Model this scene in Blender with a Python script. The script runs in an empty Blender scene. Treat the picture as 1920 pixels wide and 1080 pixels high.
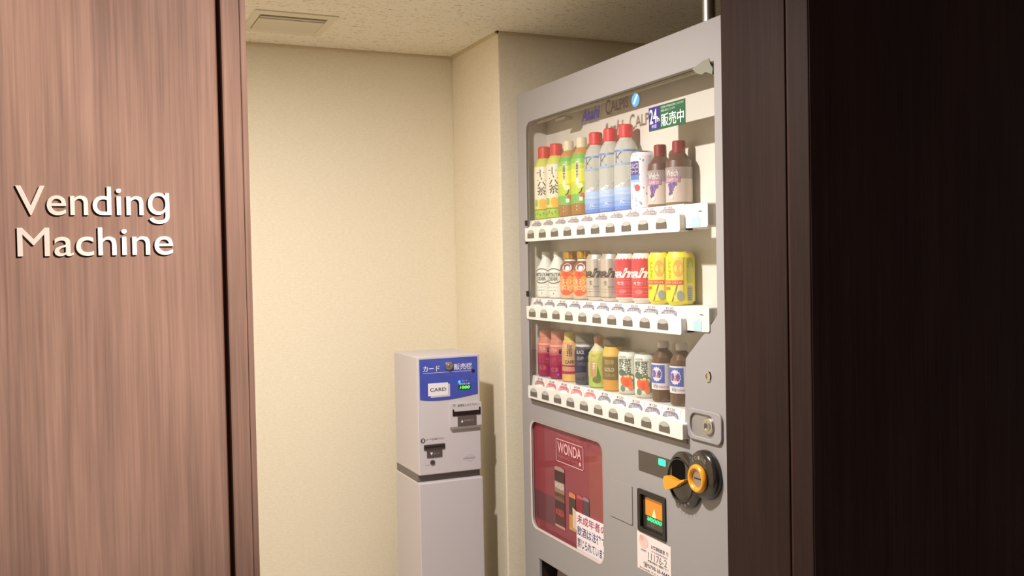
import bpy, bmesh, math, random
from mathutils import Vector, Matrix
random.seed(4)
PI = math.pi
S = bpy.context.scene
COL = S.collection

# ------------------------------------------------------------------ camera, world, lights, exposure
CAM = Vector((0, 0, 1.32))
YAW, PIT, ROL, F = 0.42358563, -0.0259231, -0.01953223, 1819.8
fwd = Vector((math.sin(YAW)*math.cos(PIT), math.cos(YAW)*math.cos(PIT), math.sin(PIT)))
r0 = Vector((math.cos(YAW), -math.sin(YAW), 0)); u0 = r0.cross(fwd)
rr = math.cos(ROL)*r0 + math.sin(ROL)*u0
uu = -math.sin(ROL)*r0 + math.cos(ROL)*u0
cd = bpy.data.cameras.new('camera'); cam = bpy.data.objects.new('camera', cd); COL.objects.link(cam)
cd.sensor_fit = 'HORIZONTAL'; cd.sensor_width = 36; cd.lens = F/1920*36; cd.clip_start = .02
mw = Matrix((rr, uu, -fwd)).transposed().to_4x4(); mw.translation = CAM
cam.matrix_world = mw
S.camera = cam

w = bpy.data.worlds.new('world'); S.world = w; w.use_nodes = True
w.node_tree.nodes['Background'].inputs[0].default_value = (1, .84, .74, 1)
w.node_tree.nodes['Background'].inputs[1].default_value = .24

ZC = 2.058           # alcove ceiling
def area(name, loc, target, power, size, color, spread=PI, shape='DISK', size_y=None):
    l = bpy.data.lights.new(name, 'AREA'); l.energy = power; l.shape = shape; l.size = size
    if size_y: l.size_y = size_y
    l.color = color; l.spread = spread
    o = bpy.data.objects.new(name, l); COL.objects.link(o); o.location = loc
    o.rotation_euler = (Vector(target)-Vector(loc)).to_track_quat('-Z', 'Y').to_euler()
    return o
def spot(name, loc, target, power, angle, blend, radius, color):
    l = bpy.data.lights.new(name, 'SPOT'); l.energy = power; l.spot_size = math.radians(angle); l.spot_blend = blend
    l.shadow_soft_size = radius; l.color = color
    o = bpy.data.objects.new(name, l); COL.objects.link(o); o.location = loc
    o.rotation_euler = (Vector(target)-Vector(loc)).to_track_quat('-Z', 'Y').to_euler()
    return o
WARM = (1, .94, .90)
area('alcove_downlight_lamp', (.36, 1.94, ZC-.014), (.36, 1.94, 0), 42, .085, WARM)
spot('corridor_spot_lamp', (1.15, -.75, 2.38), (-.13, 1.39, 1.32), 1330, 32, 1, .05, (1, .86, .76))
S.view_settings.view_transform = 'Standard'; S.view_settings.look = 'None'
S.view_settings.gamma = 1; S.view_settings.use_curve_mapping = False
S.view_settings.exposure = 0.0

# ------------------------------------------------------------------ materials
def lin(c):
    return tuple(((v/255)/12.92 if v/255 <= .04045 else ((v/255+.055)/1.055)**2.4) for v in c)
_m = {}
def mat(rgb, rough=.5, metal=0., spec=.5, bump=0, bscale=400, coat=0, emit=0, key=None):
    k = (tuple(rgb), rough, metal, spec, bump, bscale, coat, emit)
    if k in _m: return _m[k]
    m = bpy.data.materials.new(key or 'surface_%02x%02x%02x' % tuple(int(v) for v in rgb)); m.use_nodes = True
    nt = m.node_tree; b = nt.nodes['Principled BSDF']
    b.inputs['Base Color'].default_value = (*lin(rgb), 1)
    b.inputs['Roughness'].default_value = rough; b.inputs['Metallic'].default_value = metal
    b.inputs['Specular IOR Level'].default_value = spec; b.inputs['Coat Weight'].default_value = coat
    if emit:
        b.inputs['Emission Color'].default_value = (*lin(rgb), 1); b.inputs['Emission Strength'].default_value = emit
    if bump:
        tc = nt.nodes.new('ShaderNodeTexCoord'); n = nt.nodes.new('ShaderNodeTexNoise'); n.inputs['Scale'].default_value = bscale
        bp = nt.nodes.new('ShaderNodeBump'); bp.inputs['Strength'].default_value = bump; bp.inputs['Distance'].default_value = .001
        nt.links.new(tc.outputs['Object'], n.inputs['Vector']); nt.links.new(n.outputs[0], bp.inputs['Height'])
        nt.links.new(bp.outputs[0], b.inputs['Normal'])
    _m[k] = m
    return m

def wood(name, ax, dark, mid, light):
    """brown veneer with vertical grain; ax = the horizontal axis that runs along the face"""
    m = bpy.data.materials.new(name); m.use_nodes = True
    nt = m.node_tree; L = nt.links.new; b = nt.nodes['Principled BSDF']
    geo = nt.nodes.new('ShaderNodeNewGeometry')
    def noise(scale, vec, det=4, dist=0):
        mp = nt.nodes.new('ShaderNodeMapping'); mp.inputs['Scale'].default_value = vec
        n = nt.nodes.new('ShaderNodeTexNoise'); n.inputs['Scale'].default_value = scale
        n.inputs['Detail'].default_value = det; n.inputs['Distortion'].default_value = dist
        L(geo.outputs['Position'], mp.inputs[0]); L(mp.outputs[0], n.inputs['Vector']); return n
    fine = noise(1, (330, 330, 7), 5)
    mid_ = noise(1, (75, 75, 1.6), 4, .6)
    big = noise(1, (9, 9, 2.2), 3, .4)
    r1 = nt.nodes.new('ShaderNodeMath'); r1.operation = 'MULTIPLY_ADD'; r1.inputs[1].default_value = .5
    r2 = nt.nodes.new('ShaderNodeMath'); r2.operation = 'MULTIPLY_ADD'; r2.inputs[1].default_value = .55
    r3 = nt.nodes.new('ShaderNodeMath'); r3.operation = 'MULTIPLY_ADD'; r3.inputs[1].default_value = .75; r3.inputs[2].default_value = -.4
    L(big.outputs[0], r3.inputs[0]); L(r3.outputs[0], r2.inputs[2]); L(mid_.outputs[0], r2.inputs[0])
    L(r2.outputs[0], r1.inputs[2]); L(fine.outputs[0], r1.inputs[0])
    cr = nt.nodes.new('ShaderNodeValToRGB'); e = cr.color_ramp.elements
    e[0].position = .28; e[0].color = (*lin(dark), 1); e[1].position = .72; e[1].color = (*lin(light), 1)
    x = cr.color_ramp.elements.new(.5); x.color = (*lin(mid), 1)
    L(r1.outputs[0], cr.inputs[0]); L(cr.outputs[0], b.inputs['Base Color'])
    b.inputs['Roughness'].default_value = .62; b.inputs['Specular IOR Level'].default_value = .1
    bp = nt.nodes.new('ShaderNodeBump'); bp.inputs['Strength'].default_value = .22; bp.inputs['Distance'].default_value = .0006
    L(fine.outputs[0], bp.inputs['Height']); L(bp.outputs[0], b.inputs['Normal'])
    return m
WOOD = wood('brown_wood_veneer', 0, (78, 61, 54), (93, 73, 64), (106, 84, 74))
SHADED_JAMB = wood('shaded_jamb_veneer', 0, (42, 29, 26), (48, 34, 30), (54, 39, 34))  # same wood as the sign panel, the reveal's shade mixed into a darker colour
GROOVE = mat((66, 40, 32), .7, spec=.2)

def wallpaper():
    m = bpy.data.materials.new('cream_wallpaper'); m.use_nodes = True; nt = m.node_tree; L = nt.links.new
    b = nt.nodes['Principled BSDF']; b.inputs['Roughness'].default_value = .85; b.inputs['Specular IOR Level'].default_value = .2
    geo = nt.nodes.new('ShaderNodeNewGeometry')
    n = nt.nodes.new('ShaderNodeTexNoise'); n.inputs['Scale'].default_value = 170; n.inputs['Detail'].default_value = 4
    mp = nt.nodes.new('ShaderNodeMapping'); mp.inputs['Scale'].default_value = (.5, .5, 1.3)
    L(geo.outputs['Position'], mp.inputs[0]); L(mp.outputs[0], n.inputs['Vector'])
    cr = nt.nodes.new('ShaderNodeValToRGB'); e = cr.color_ramp.elements
    e[0].position = .3; e[0].color = (*lin((228, 217, 192)), 1); e[1].position = .7; e[1].color = (*lin((236, 226, 202)), 1)
    L(n.outputs[0], cr.inputs[0]); L(cr.outputs[0], b.inputs['Base Color'])
    bp = nt.nodes.new('ShaderNodeBump'); bp.inputs['Strength'].default_value = .35; bp.inputs['Distance'].default_value = .001
    L(n.outputs[0], bp.inputs['Height']); L(bp.outputs[0], b.inputs['Normal'])
    return m
PAPER = wallpaper()

def rockwool():
    m = bpy.data.materials.new('fissured_ceiling_board'); m.use_nodes = True; nt = m.node_tree; L = nt.links.new
    b = nt.nodes['Principled BSDF']; b.inputs['Roughness'].default_value = .9; b.inputs['Specular IOR Level'].default_value = .15
    geo = nt.nodes.new('ShaderNodeNewGeometry')
    mp = nt.nodes.new('ShaderNodeMapping'); mp.inputs['Scale'].default_value = (60, 150, 1)
    n = nt.nodes.new('ShaderNodeTexNoise'); n.inputs['Scale'].default_value = 1; n.inputs['Detail'].default_value = 5; n.inputs['Distortion'].default_value = 1.2
    L(geo.outputs['Position'], mp.inputs[0]); L(mp.outputs[0], n.inputs['Vector'])
    cr = nt.nodes.new('ShaderNodeValToRGB'); e = cr.color_ramp.elements
    e[0].position = .33; e[0].color = (*lin((186, 174, 146)), 1); e[1].position = .42; e[1].color = (*lin((240, 232, 212)), 1)
    L(n.outputs[0], cr.inputs[0]); L(cr.outputs[0], b.inputs['Base Color'])
    bp = nt.nodes.new('ShaderNodeBump'); bp.inputs['Strength'].default_value = .7; bp.inputs['Distance'].default_value = .002
    L(cr.outputs[0], bp.inputs['Height']); L(bp.outputs[0], b.inputs['Normal'])
    return m
CEIL = rockwool()

def glass_pane(name, tint=(255, 255, 255), alpha_gloss=1.0, rough=.02):
    """thin clear pane: see-through with a Fresnel reflection"""
    m = bpy.data.materials.new(name); m.use_nodes = True; nt = m.node_tree; L = nt.links.new
    nt.nodes.remove(nt.nodes['Principled BSDF']); out = nt.nodes['Material Output']
    t = nt.nodes.new('ShaderNodeBsdfTransparent'); t.inputs[0].default_value = (*lin(tint), 1)
    g = nt.nodes.new('ShaderNodeBsdfGlossy'); g.inputs['Roughness'].default_value = rough
    lw = nt.nodes.new('ShaderNodeLayerWeight'); lw.inputs[0].default_value = .5      # Facing = 1-|cos|, same from both sides
    pw = nt.nodes.new('ShaderNodeMath'); pw.operation = 'POWER'; pw.inputs[1].default_value = 5
    fr = nt.nodes.new('ShaderNodeMath'); fr.operation = 'MULTIPLY_ADD'; fr.inputs[1].default_value = .9; fr.inputs[2].default_value = .085
    L(lw.outputs['Facing'], pw.inputs[0]); L(pw.outputs[0], fr.inputs[0])
    mx = nt.nodes.new('ShaderNodeMixShader')
    L(fr.outputs[0], mx.inputs[0]); L(t.outputs[0], mx.inputs[1]); L(g.outputs[0], mx.inputs[2]); L(mx.outputs[0], out.inputs[0])
    return m
GLASS = glass_pane('clear_glass_pane')
def clear_plastic(rgb, see=.5):
    k = ('clear', tuple(rgb), see)
    if k in _m: return _m[k]
    m = bpy.data.materials.new('clear_plastic'); m.use_nodes = True; nt = m.node_tree; L = nt.links.new
    b = nt.nodes['Principled BSDF']; out = nt.nodes['Material Output']
    b.inputs['Base Color'].default_value = (*lin(rgb), 1); b.inputs['Roughness'].default_value = .12
    t = nt.nodes.new('ShaderNodeBsdfTransparent'); t.inputs[0].default_value = (*lin(rgb), 1)
    mx = nt.nodes.new('ShaderNodeMixShader'); mx.inputs[0].default_value = see
    L(b.outputs[0], mx.inputs[1]); L(t.outputs[0], mx.inputs[2]); L(mx.outputs[0], out.inputs[0])
    _m[k] = m
    return m

BODY = mat((157, 153, 153), .42, spec=.4, bump=.08, bscale=900, key='silver_grey_door_paint')
BODY_IN = mat((216, 210, 198), .55)
WHITE = mat((228, 225, 218), .35, coat=.2)
CARDBODY = mat((198, 192, 194), .45, spec=.4)
CHROME = mat((215, 213, 208), .12, metal=1)
STEEL = mat((205, 201, 194), .32, metal=1)
BLACK = mat((22, 18, 16), .35)

# ------------------------------------------------------------------ mesh builder
class B:
    def __init__(s): s.v = []; s.f = []; s.fm = []; s.mats = []; s.smooth = []
    def mi(s, m):
        if m not in s.mats: s.mats.append(m)
        return s.mats.index(m)
    def add(s, vs, fs, m, smooth=False):
        o = len(s.v); s.v += [tuple(p) for p in vs]; k = s.mi(m)
        for f in fs: s.f.append([i+o for i in f]); s.fm.append(k); s.smooth.append(smooth)
        return s
    def box(s, x0, x1, y0, y1, z0, z1, m):
        vs = [(x, y, z) for x in (x0, x1) for y in (y0, y1) for z in (z0, z1)]
        return s.add(vs, [(0, 1, 3, 2), (4, 6, 7, 5), (0, 4, 5, 1), (2, 3, 7, 6), (0, 2, 6, 4), (1, 5, 7, 3)], m)
    def obj(s, name, parent=None, label=None, bevel=0, seg=2, sharp=35, cat=None, group=None, kind=None):
        off = Vector((0, 0, 0)); p = parent
        while p is not None: off += Vector(p.location); p = p.parent
        me = bpy.data.meshes.new(name)
        me.from_pydata([(a-off.x, b-off.y, c-off.z) for a, b, c in s.v], [], s.f)
        for m in s.mats: me.materials.append(m)
        me.polygons.foreach_set('material_index', s.fm); me.polygons.foreach_set('use_smooth', s.smooth)
        me.update()
        if any(s.smooth): me.set_sharp_from_angle(angle=math.radians(sharp))
        o = bpy.data.objects.new(name, me); COL.objects.link(o); o.parent = parent
        if bevel:
            bv = o.modifiers.new('bevel', 'BEVEL'); bv.width = bevel; bv.segments = seg; bv.limit_method = 'ANGLE'; bv.angle_limit = math.radians(40)
            bv.harden_normals = False
        tag(o, label, cat, group, kind); return o
def tag(o, label=None, cat=None, group=None, kind=None):
    for k, v in (('label', label), ('category', cat), ('group', group), ('kind', kind)):
        if v: o[k] = v
    return o
def thing(name, loc, label, cat, group=None):
    o = bpy.data.objects.new(name, None); COL.objects.link(o); o.location = loc; o.empty_display_size = .05
    return tag(o, label, cat, group)
def dup(root, delta, label=None, group=None):
    r = root.copy(); COL.objects.link(r); r.location = Vector(root.location)+Vector(delta)
    if label: r['label'] = label
    if group: r['group'] = group
    for ch in list(root.children):
        c = ch.copy(); COL.objects.link(c); c.parent = r
        for g in list(ch.children):
            d = g.copy(); COL.objects.link(d); d.parent = c
    return r

# 2-D frames: O origin, U right, V up, N out of the surface
class Fr:
    def __init__(s, O, U, V=(0, 0, 1)):
        s.O = Vector(O); s.U = Vector(U); s.V = Vector(V); s.N = s.U.cross(s.V)
    def __call__(s, u, v, n=0): return s.O+s.U*u+s.V*v+s.N*n
def front(x):            # surface facing -X (vending machine front); u = -y, v = z
    return Fr((x, 0, 0), (0, -1, 0))
def cardf(y):            # surface facing -Y; u = x
    return Fr((0, y, 0), (1, 0, 0))
def prism(b, fr, pts, n0, n1, m, mside=None, smooth=False):
    """outline pts in (u,v), counter-clockwise, extruded from n0 to n1 (front at n1)"""
    k = len(pts)
    b.add([fr(u, v, n1) for u, v in pts], [tuple(range(k))], m)
    b.add([fr(u, v, n0) for u, v in pts], [tuple(reversed(range(k)))], m)
    vs = [fr(u, v, n0) for u, v in pts]+[fr(u, v, n1) for u, v in pts]
    b.add(vs, [(i, (i+1) % k, k+(i+1) % k, k+i) for i in range(k)], mside or m, smooth)
def flat(b, fr, pts, n, m):
    b.add([fr(u, v, n) for u, v in pts], [tuple(range(len(pts)))], m)
def rrect(u0, u1, v0, v1, r=.004, k=4):
    out = []
    for cu, cv, a0 in ((u1-r, v0+r, -90), (u1-r, v1-r, 0), (u0+r, v1-r, 90), (u0+r, v0+r, 180)):
        for i in range(k+1):
            a = math.radians(a0+90*i/k); out.append((cu+r*math.cos(a), cv+r*math.sin(a)))
    return out
def ell(cu, cv, ru, rv, k=28, a0=0, a1=360):
    full = abs(a1-a0) == 360
    return [(cu+ru*math.cos(math.radians(a0+(a1-a0)*i/(k if full else k-1))), cv+rv*math.sin(math.radians(a0+(a1-a0)*i/(k if full else k-1)))) for i in range(k)]
def plate(name, fr, outer, holes, n0, n1, m, parent, label=None, bevel=0, smooth_res=3):
    """flat plate with holes from a filled 2-D curve; n1 is the front"""
    cu = bpy.data.curves.new('outline', 'CURVE'); cu.dimensions = '2D'; cu.fill_mode = 'BOTH'
    cu.extrude = (n1-n0)/2-bevel; cu.bevel_depth = bevel; cu.bevel_resolution = smooth_res; cu.offset = -bevel
    for pts in [outer]+holes:
        sp = cu.splines.new('POLY'); sp.points.add(len(pts)-1); sp.use_cyclic_u = True
        for p, (u, v) in zip(sp.points, pts): p.co = (u, v, 0, 1)
    to = bpy.data.objects.new('outline', cu); COL.objects.link(to)
    dg = bpy.context.evaluated_depsgraph_get(); me = bpy.data.meshes.new_from_object(to.evaluated_get(dg))
    b = B(); nm = (n0+n1)/2
    b.add([fr(v.co.x, v.co.y, nm+v.co.z) for v in me.vertices], [tuple(p.vertices) for p in me.polygons], m, bevel > 0)
    bpy.data.objects.remove(to); bpy.data.curves.remove(cu); bpy.data.meshes.remove(me)
    return b.obj(name, parent, label, sharp=40)

_t = {}
def glyphs(body, bold=0., extrude=0., shear=0., bev=0., spacing=1.):
    """outline of a text as (verts, faces, w, h), lower-left at 0,0"""
    if any(ord(c) > 0x2000 for c in body): bold = min(bold, .009)
    k = (body, bold, extrude, shear, bev, spacing)
    if k in _t: return _t[k]
    cu = bpy.data.curves.new('text', 'FONT'); cu.body = body; cu.size = 1; cu.offset = bold; cu.extrude = extrude
    cu.shear = shear; cu.resolution_u = 4; cu.bevel_depth = bev; cu.space_character = spacing; cu.space_line = .92; cu.align_x = 'CENTER'
    to = bpy.data.objects.new('text', cu); COL.objects.link(to)
    dg = bpy.context.evaluated_depsgraph_get(); me = bpy.data.meshes.new_from_object(to.evaluated_get(dg))
    vs = [tuple(v.co) for v in me.vertices]; fs = [tuple(p.vertices) for p in me.polygons]
    bpy.data.objects.remove(to); bpy.data.curves.remove(cu); bpy.data.meshes.remove(me)
    x0 = min(v[0] for v in vs); x1 = max(v[0] for v in vs); y0 = min(v[1] for v in vs); y1 = max(v[1] for v in vs)
    vs = [((x-x0)/(x1-x0), (y-y0)/(y1-y0), z) for x, y, z in vs]
    _t[k] = (vs, fs); return _t[k]
def text(b, fr, body, u0, u1, v0, v1, n, m, bold=0., shear=0., spacing=1.):
    vs, fs = glyphs(body, bold, 0, shear, 0, spacing)
    b.add([fr(u0+(u1-u0)*x, v0+(v1-v0)*y, n) for x, y, z in vs], fs, m)

# ------------------------------------------------------------------ ROOM
def slab(name, x0, x1, y0, y1, z0, z1, m, parent=None):
    b = B().box(x0, x1, y0, y1, z0, z1, m); return b.obj(name, parent, kind=None if parent else 'structure')
FLOOR = mat((196, 188, 176), .6, bump=.2, bscale=200)
slab('floor', -2.6, 3.4, -2.0, 3.6, -.1, 0, FLOOR)
slab('ceiling', -.75, 2.2, 1.65, 3.36, ZC, ZC+.12, CEIL)
CORR = mat((120, 104, 86), .8)
DARKW = mat((70, 52, 44), .7)
slab('trim_7', -2.6, 3.4, -2.0, 1.39, 2.42, 2.54, CORR)            # corridor ceiling
slab('wall_corridor', -2.6, 3.4, -2.0, -1.9, 0, 2.42, DARKW)
slab('wall_back', -.75, 2.2, 3.26, 3.36, 0, ZC, PAPER)
b = B()
b.box(1.2515, 2.1, 2.85, 3.26, 0, ZC, PAPER); b.obj('wall_recess', bevel=.004, kind='structure')
slab('wall_east', 1.97, 2.1, 1.65, 2.85, 0, ZC, PAPER)
slab('wall_west', -.75, -.65, 1.65, 3.26, 0, ZC, PAPER)
# partition between the corridor and the alcove; the sign panel on its left, the shade-toned panel on its right
b = B()
b.box(-2.6, .1945, 1.403, 1.65, 0, 2.42, GROOVE)
b.obj('wall_left', kind='structure')
wl = bpy.data.objects['wall_left']
b = B(); prism(b, Fr((0, 0, 0), (1, 0, 0), (0, -1, 0)), [(-1.3, -1.42), (.188, -1.42), (.188, -1.402), (.1868, -1.3975), (.184, -1.394), (.180, -1.3915), (.174, -1.3902), (.168, -1.39), (-1.3, -1.39)][::-1], 0, 2.42, WOOD)
b.v = [(x, y, -z) if z < 0 else (x, y, z) for x, y, z in b.v]
p = b.obj('wood_panel', wl)
b = B(); b.box(.1935, .2195, 1.3905, 1.65, 0, 2.42, WOOD); b.obj('casing_board', bevel=.003, kind=None, parent=wl)
b = B(); b.box(.2198, .2283, 1.3935, 1.65, 0, 2.42, WOOD); b.obj('casing_edge', bevel=.0015, parent=wl)
b = B(); b.box(1.2285, 3.4, 1.3925, 1.648, 0, 2.42, GROOVE); b.obj('wall_right', kind='structure')
wr = bpy.data.objects['wall_right']
SHADEDP = wood('shaded_brown_panel', 0, (50, 34, 31), (58, 41, 38), (66, 48, 44))  # same wood again, toned down because this side gets little light
b = B(); b.box(1.2275, 3.4, 1.3895, 1.3925, 0, 2.42, SHADEDP); b.obj('wood_panel', wr, label='brown wood panel with shade put into its colour')
b = B(); b.box(1.225, 1.232, 1.391, 1.4462, 0, 2.42, SHADED_JAMB); b.obj('jamb_board', wr, bevel=.002)
b = B(); b.box(1.225, 1.232, 1.4548, 1.65, 0, 2.42, SHADED_JAMB); b.obj('jamb_board', wr, bevel=.002)
slab('trim_1', .2283, 1.225, 1.40, 1.65, ZC+.02, 2.42, WOOD)       # lintel above the opening
def strip(name, x0, x1, y0, y1):
    b = B().box(x0, x1, y0, y1, ZC-.008, ZC+.002, mat((205, 188, 150), .6)); b.obj(name, kind='structure', bevel=.002)
strip('trim_2', -.65, 1.2515, 3.252, 3.262)
strip('trim_3', 1.2435, 1.2535, 2.842, 3.262)
strip('trim_4', 1.2435, 1.97, 2.842, 2.852)
def base(name, x0, x1, y0, y1):
    B().box(x0, x1, y0, y1, 0, .06, mat((90, 70, 58), .5)).obj(name, kind='structure', bevel=.002)
base('baseboard_back', -.65, 1.2515, 3.252, 3.262)
base('baseboard_recess', 1.2435, 1.2535, 2.85, 3.252)
base('baseboard_west', -.652, -.642, 1.65, 3.252)

# downlight over the alcove (above the frame) and the lamp on the corridor wall behind the viewer
def ring(b, fr, cu, cv, ri, ro, n0, n1, m, k=32, ru=1., rv=1.):
    vs = []
    for i in range(k):
        a = 2*PI*i/k; c, s_ = math.cos(a)*ru, math.sin(a)*rv
        vs += [fr(cu+ro*c, cv+ro*s_, n0), fr(cu+(ro+ri)/2*c+(ro-ri)*.3*c, cv+(ro+ri)/2*s_+(ro-ri)*.3*s_, n1), fr(cu+(ro+ri)/2*c-(ro-ri)*.3*c, cv+(ro+ri)/2*s_-(ro-ri)*.3*s_, n1), fr(cu+ri*c, cv+ri*s_, n0)]
    fs = []
    for i in range(k):
        j = (i+1) % k
        for q in range(3): fs.append((4*i+q, 4*j+q, 4*j+q+1, 4*i+q+1))
    b.add(vs, fs, m, True)
down = Fr((0, 0, ZC), (1, 0, 0), (0, -1, 0))
b = B(); ring(b, down, .36, -1.94, .05, .07, 0.0, .012, WHITE); b.obj('downlight', label='round white recessed downlight in the alcove ceiling', cat='ceiling light')
t = thing('wall_lamp', (.23, -1.9, 1.40), 'square frosted wall lamp on the corridor wall opposite the sign', 'lamp')
fw = Fr((0, -1.9, 0), (-1, 0, 0))
b = B(); prism(b, fw, rrect(-.42, -.10, 1.36, 1.66, .06), 0, .03, mat((60, 50, 45), .5)); b.obj('back_plate', t)
b = B(); prism(b, fw, rrect(-.41, -.11, 1.37, 1.65, .055), .03, .06, mat((255, 236, 226), .5, emit=16)); b.obj('shade', t, label='glowing frosted shade')

# ceiling vent
vt = thing('ceiling_vent', (.615, 2.96, ZC), 'rectangular cream ceiling vent grille near the back wall', 'vent')
VM = mat((222, 212, 186), .6)
cf = Fr((0, 0, ZC), (1, 0, 0), (0, -1, 0))   # n points down
plate('frame', cf, rrect(.492, .736, -3.09, -2.834, .004), [rrect(.513, .712, -3.055, -2.874, .003)], 0, .004, VM, vt)
b = B(); b.box(.513, .712, 2.874, 3.055, ZC-.0010, ZC-.0004, mat((176, 166, 140), .8)); b.obj('recess', vt)
for y0, y1, dz in ((2.889, 2.897, .001), (2.912, 3.052, .0)):
    b = B(); b.box(.5155, .7095, y0, y1, ZC-.0065, ZC-.0012-dz, mat((214, 204, 180), .6)); b.obj('slat', vt, bevel=.0012)

# ------------------------------------------------------------------ SIGN LETTERING
sg = thing('sign_lettering', (.03, 1.39, 1.335), 'raised white sign letters spelling Vending Machine on brown wood panel', 'sign')
LET = mat((168, 160, 152), .16, metal=.3, spec=.9, coat=.9, key='satin_steel_letter')
def letters(word, u0, u1, v0, v1, zmin=0):
    """v0..v1 = baseline to top of the capital; each glyph becomes its own mesh"""
    cu = bpy.data.curves.new('t', 'FONT'); cu.body = word; cu.size = 1; cu.extrude = .02; cu.bevel_depth = .004; cu.resolution_u = 6; cu.offset = .0005
    to = bpy.data.objects.new('t', cu); COL.objects.link(to)
    me = bpy.data.meshes.new_from_object(to.evaluated_get(bpy.context.evaluated_depsgraph_get()))
    bpy.data.objects.remove(to)
    bm = bmesh.new(); bm.from_mesh(me); bm.verts.ensure_lookup_table()
    seen = set(); isl = []
    for v in bm.verts:
        if v.index in seen: continue
        st = [v]; seen.add(v.index); g = []
        while st:
            q = st.pop(); g.append(q.index)
            for e in q.link_edges:
                o = e.other_vert(q)
                if o.index not in seen: seen.add(o.index); st.append(o)
        isl.append(g)
    X = lambda g: (min(bm.verts[i].co.x for i in g), max(bm.verts[i].co.x for i in g))
    groups = []
    for g in sorted(isl, key=lambda g: X(g)[0]):
        a, c = X(g)
        for h in groups:
            if min(c, h[1])-max(a, h[0]) > .5*min(c-a, h[1]-h[0]): h[2] += g; h[0] = min(a, h[0]); h[1] = max(c, h[1]); break
        else: groups.append([a, c, list(g)])
    x0 = min(h[0] for h in groups); x1 = max(h[1] for h in groups)
    cap = max(bm.verts[i].co.y for i in groups[0][2])
    fr = cardf(1.39)
    for h in groups:
        ids = set(h[2]); mp = {}; vs = []
        for i in sorted(ids):
            mp[i] = len(vs); c = bm.verts[i].co
            vs.append(fr(u0+(u1-u0)*(c.x-x0)/(x1-x0), v0+(v1-v0)*c.y/cap, .0022+c.z*.09))
        fs = [tuple(mp[v.index] for v in f.verts) for f in bm.faces if f.verts[0].index in ids]
        b = B(); b.add(vs, fs, LET, False); b.obj('letter', sg)
    bm.free()
letters('Vendin\u0261', -.0652, .1201, 1.3935, 1.4308)
letters('Machine', -.0647, .1236, 1.3405, 1.3770)

# ------------------------------------------------------------------ CARD MACHINE
Y0 = 2.836
cm = thing('card_vending_machine', (1.055, 2.95, 0), 'slim pale grey card dispenser with blue header standing in the wall corner', 'card machine')
f = cardf(Y0)
b = B(); b.box(.953, 1.161, Y0+.0, 3.07, .668, 1.0355, CARDBODY); b.obj('upper_housing', cm, bevel=.003)
b = B(); b.box(.9505, 1.163, Y0-.006, 3.07, .0, .645, CARDBODY); b.obj('lower_cabinet', cm, bevel=.003)
b = B(); b.box(.953, 1.1605, Y0+.016, 3.065, .645, .669, mat((110, 102, 98), .5)); b.obj('joint_band', cm, label='recessed grey band')
BLUE = mat((62, 78, 170), .35, coat=.4)
b = B()
pts = [(.9605, 1.0275), (.9605, .9035)]+[(.9605+(1.1525-.9605)*i/14, .9035-.0085*math.sin(PI*(i/14)**.8)+.006*(i/14)) for i in range(1, 14)]+[(1.1525, .9095), (1.1525, 1.0275)]
prism(b, f, pts, .0, .0016, BLUE); b.obj('header_panel', cm, label='glossy blue header panel')
WT = mat((225, 224, 235), .5); DK = mat((66, 58, 56), .5); GY = mat((110, 102, 98), .5)
b = B()
text(b, f, 'カード', .972, 1.026, .9885, 1.0065, .002, WT, .02)
text(b, f, '販売機', 1.073, 1.135, .989, 1.0085, .002, WT, .025)
flat(b, f, [(.972, .9835), (1.137, .9835), (1.137, .9845), (.972, .9845)], .002, WT)
flat(b, f, rrect(.995, 1.059, .9075, .9475, .001), .002, mat((196, 190, 200), .5))
flat(b, f, rrect(.9865, 1.0525, .9125, .9520, .001), .0024, mat((226, 222, 226), .5))
text(b, f, 'CARD', .993, 1.046, .926, .937, .0028, mat((90, 84, 96), .5), .02)
text(b, f, 'カード', 1.100, 1.117, .951, .955, .002, WT, .01)
text(b, f, '現在投入額', 1.089, 1.125, .941, .9465, .002, WT, .01)
b.obj('header_lettering', cm, label='white header lettering and card pictogram')
b = B(); flat(b, f, rrect(1.087, 1.128, .9255, .9395, .003), .0022, mat((10, 60, 16), .4))
text(b, f, '1000', 1.091, 1.125, .928, .937, .0026, mat((90, 255, 80), .4, emit=2.4), .02, .15, 1.1); b.obj('price_display', cm, label='green lit digits reading 1000')
b = B(); b.add([f(1.091+.0045*math.cos(a)*c, .9505+.0045*math.sin(a)*c, .0018+.003*s_) for c, s_ in ((1, 0), (.7, .7)) for a in [2*PI*i/14 for i in range(14)]]+[f(1.091, .9505, .0052)],
    [(i, (i+1) % 14, 14+(i+1) % 14, 14+i) for i in range(14)]+[(14+i, 14+(i+1) % 14, 28) for i in range(14)], mat((16, 96, 255), .4, emit=6), True); b.obj('indicator_lamp', cm, label='lit blue lamp')
def dome(b, fr, cu, cv, r, h, n0, m, k=20, flat_top=.7):
    rows = [(1, 0), (1, h*.5), (.92, h*.85), (flat_top, h)]
    vs = [fr(cu+r*q*math.cos(2*PI*i/k), cv+r*q*math.sin(2*PI*i/k), n0+t_) for q, t_ in rows for i in range(k)]+[fr(cu, cv, n0+h)]
    fs = [(R*k+i, R*k+(i+1) % k, (R+1)*k+(i+1) % k, (R+1)*k+i) for R in range(3) for i in range(k)]+[(3*k+i, 3*k+(i+1) % k, 4*k) for i in range(k)]
    b.add(vs, fs, m, True)
b = B(); dome(b, f, 1.0555, 1.004, .0135, .009, .0016, STEEL); dome(b, f, 1.0555, 1.004, .006, .003, .0106, CHROME)
b.box(1.0547, 1.0563, Y0-.0145, Y0-.0135, 1.0, 1.008, BLACK); b.obj('cylinder_lock', cm, label='round steel lock')
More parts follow.
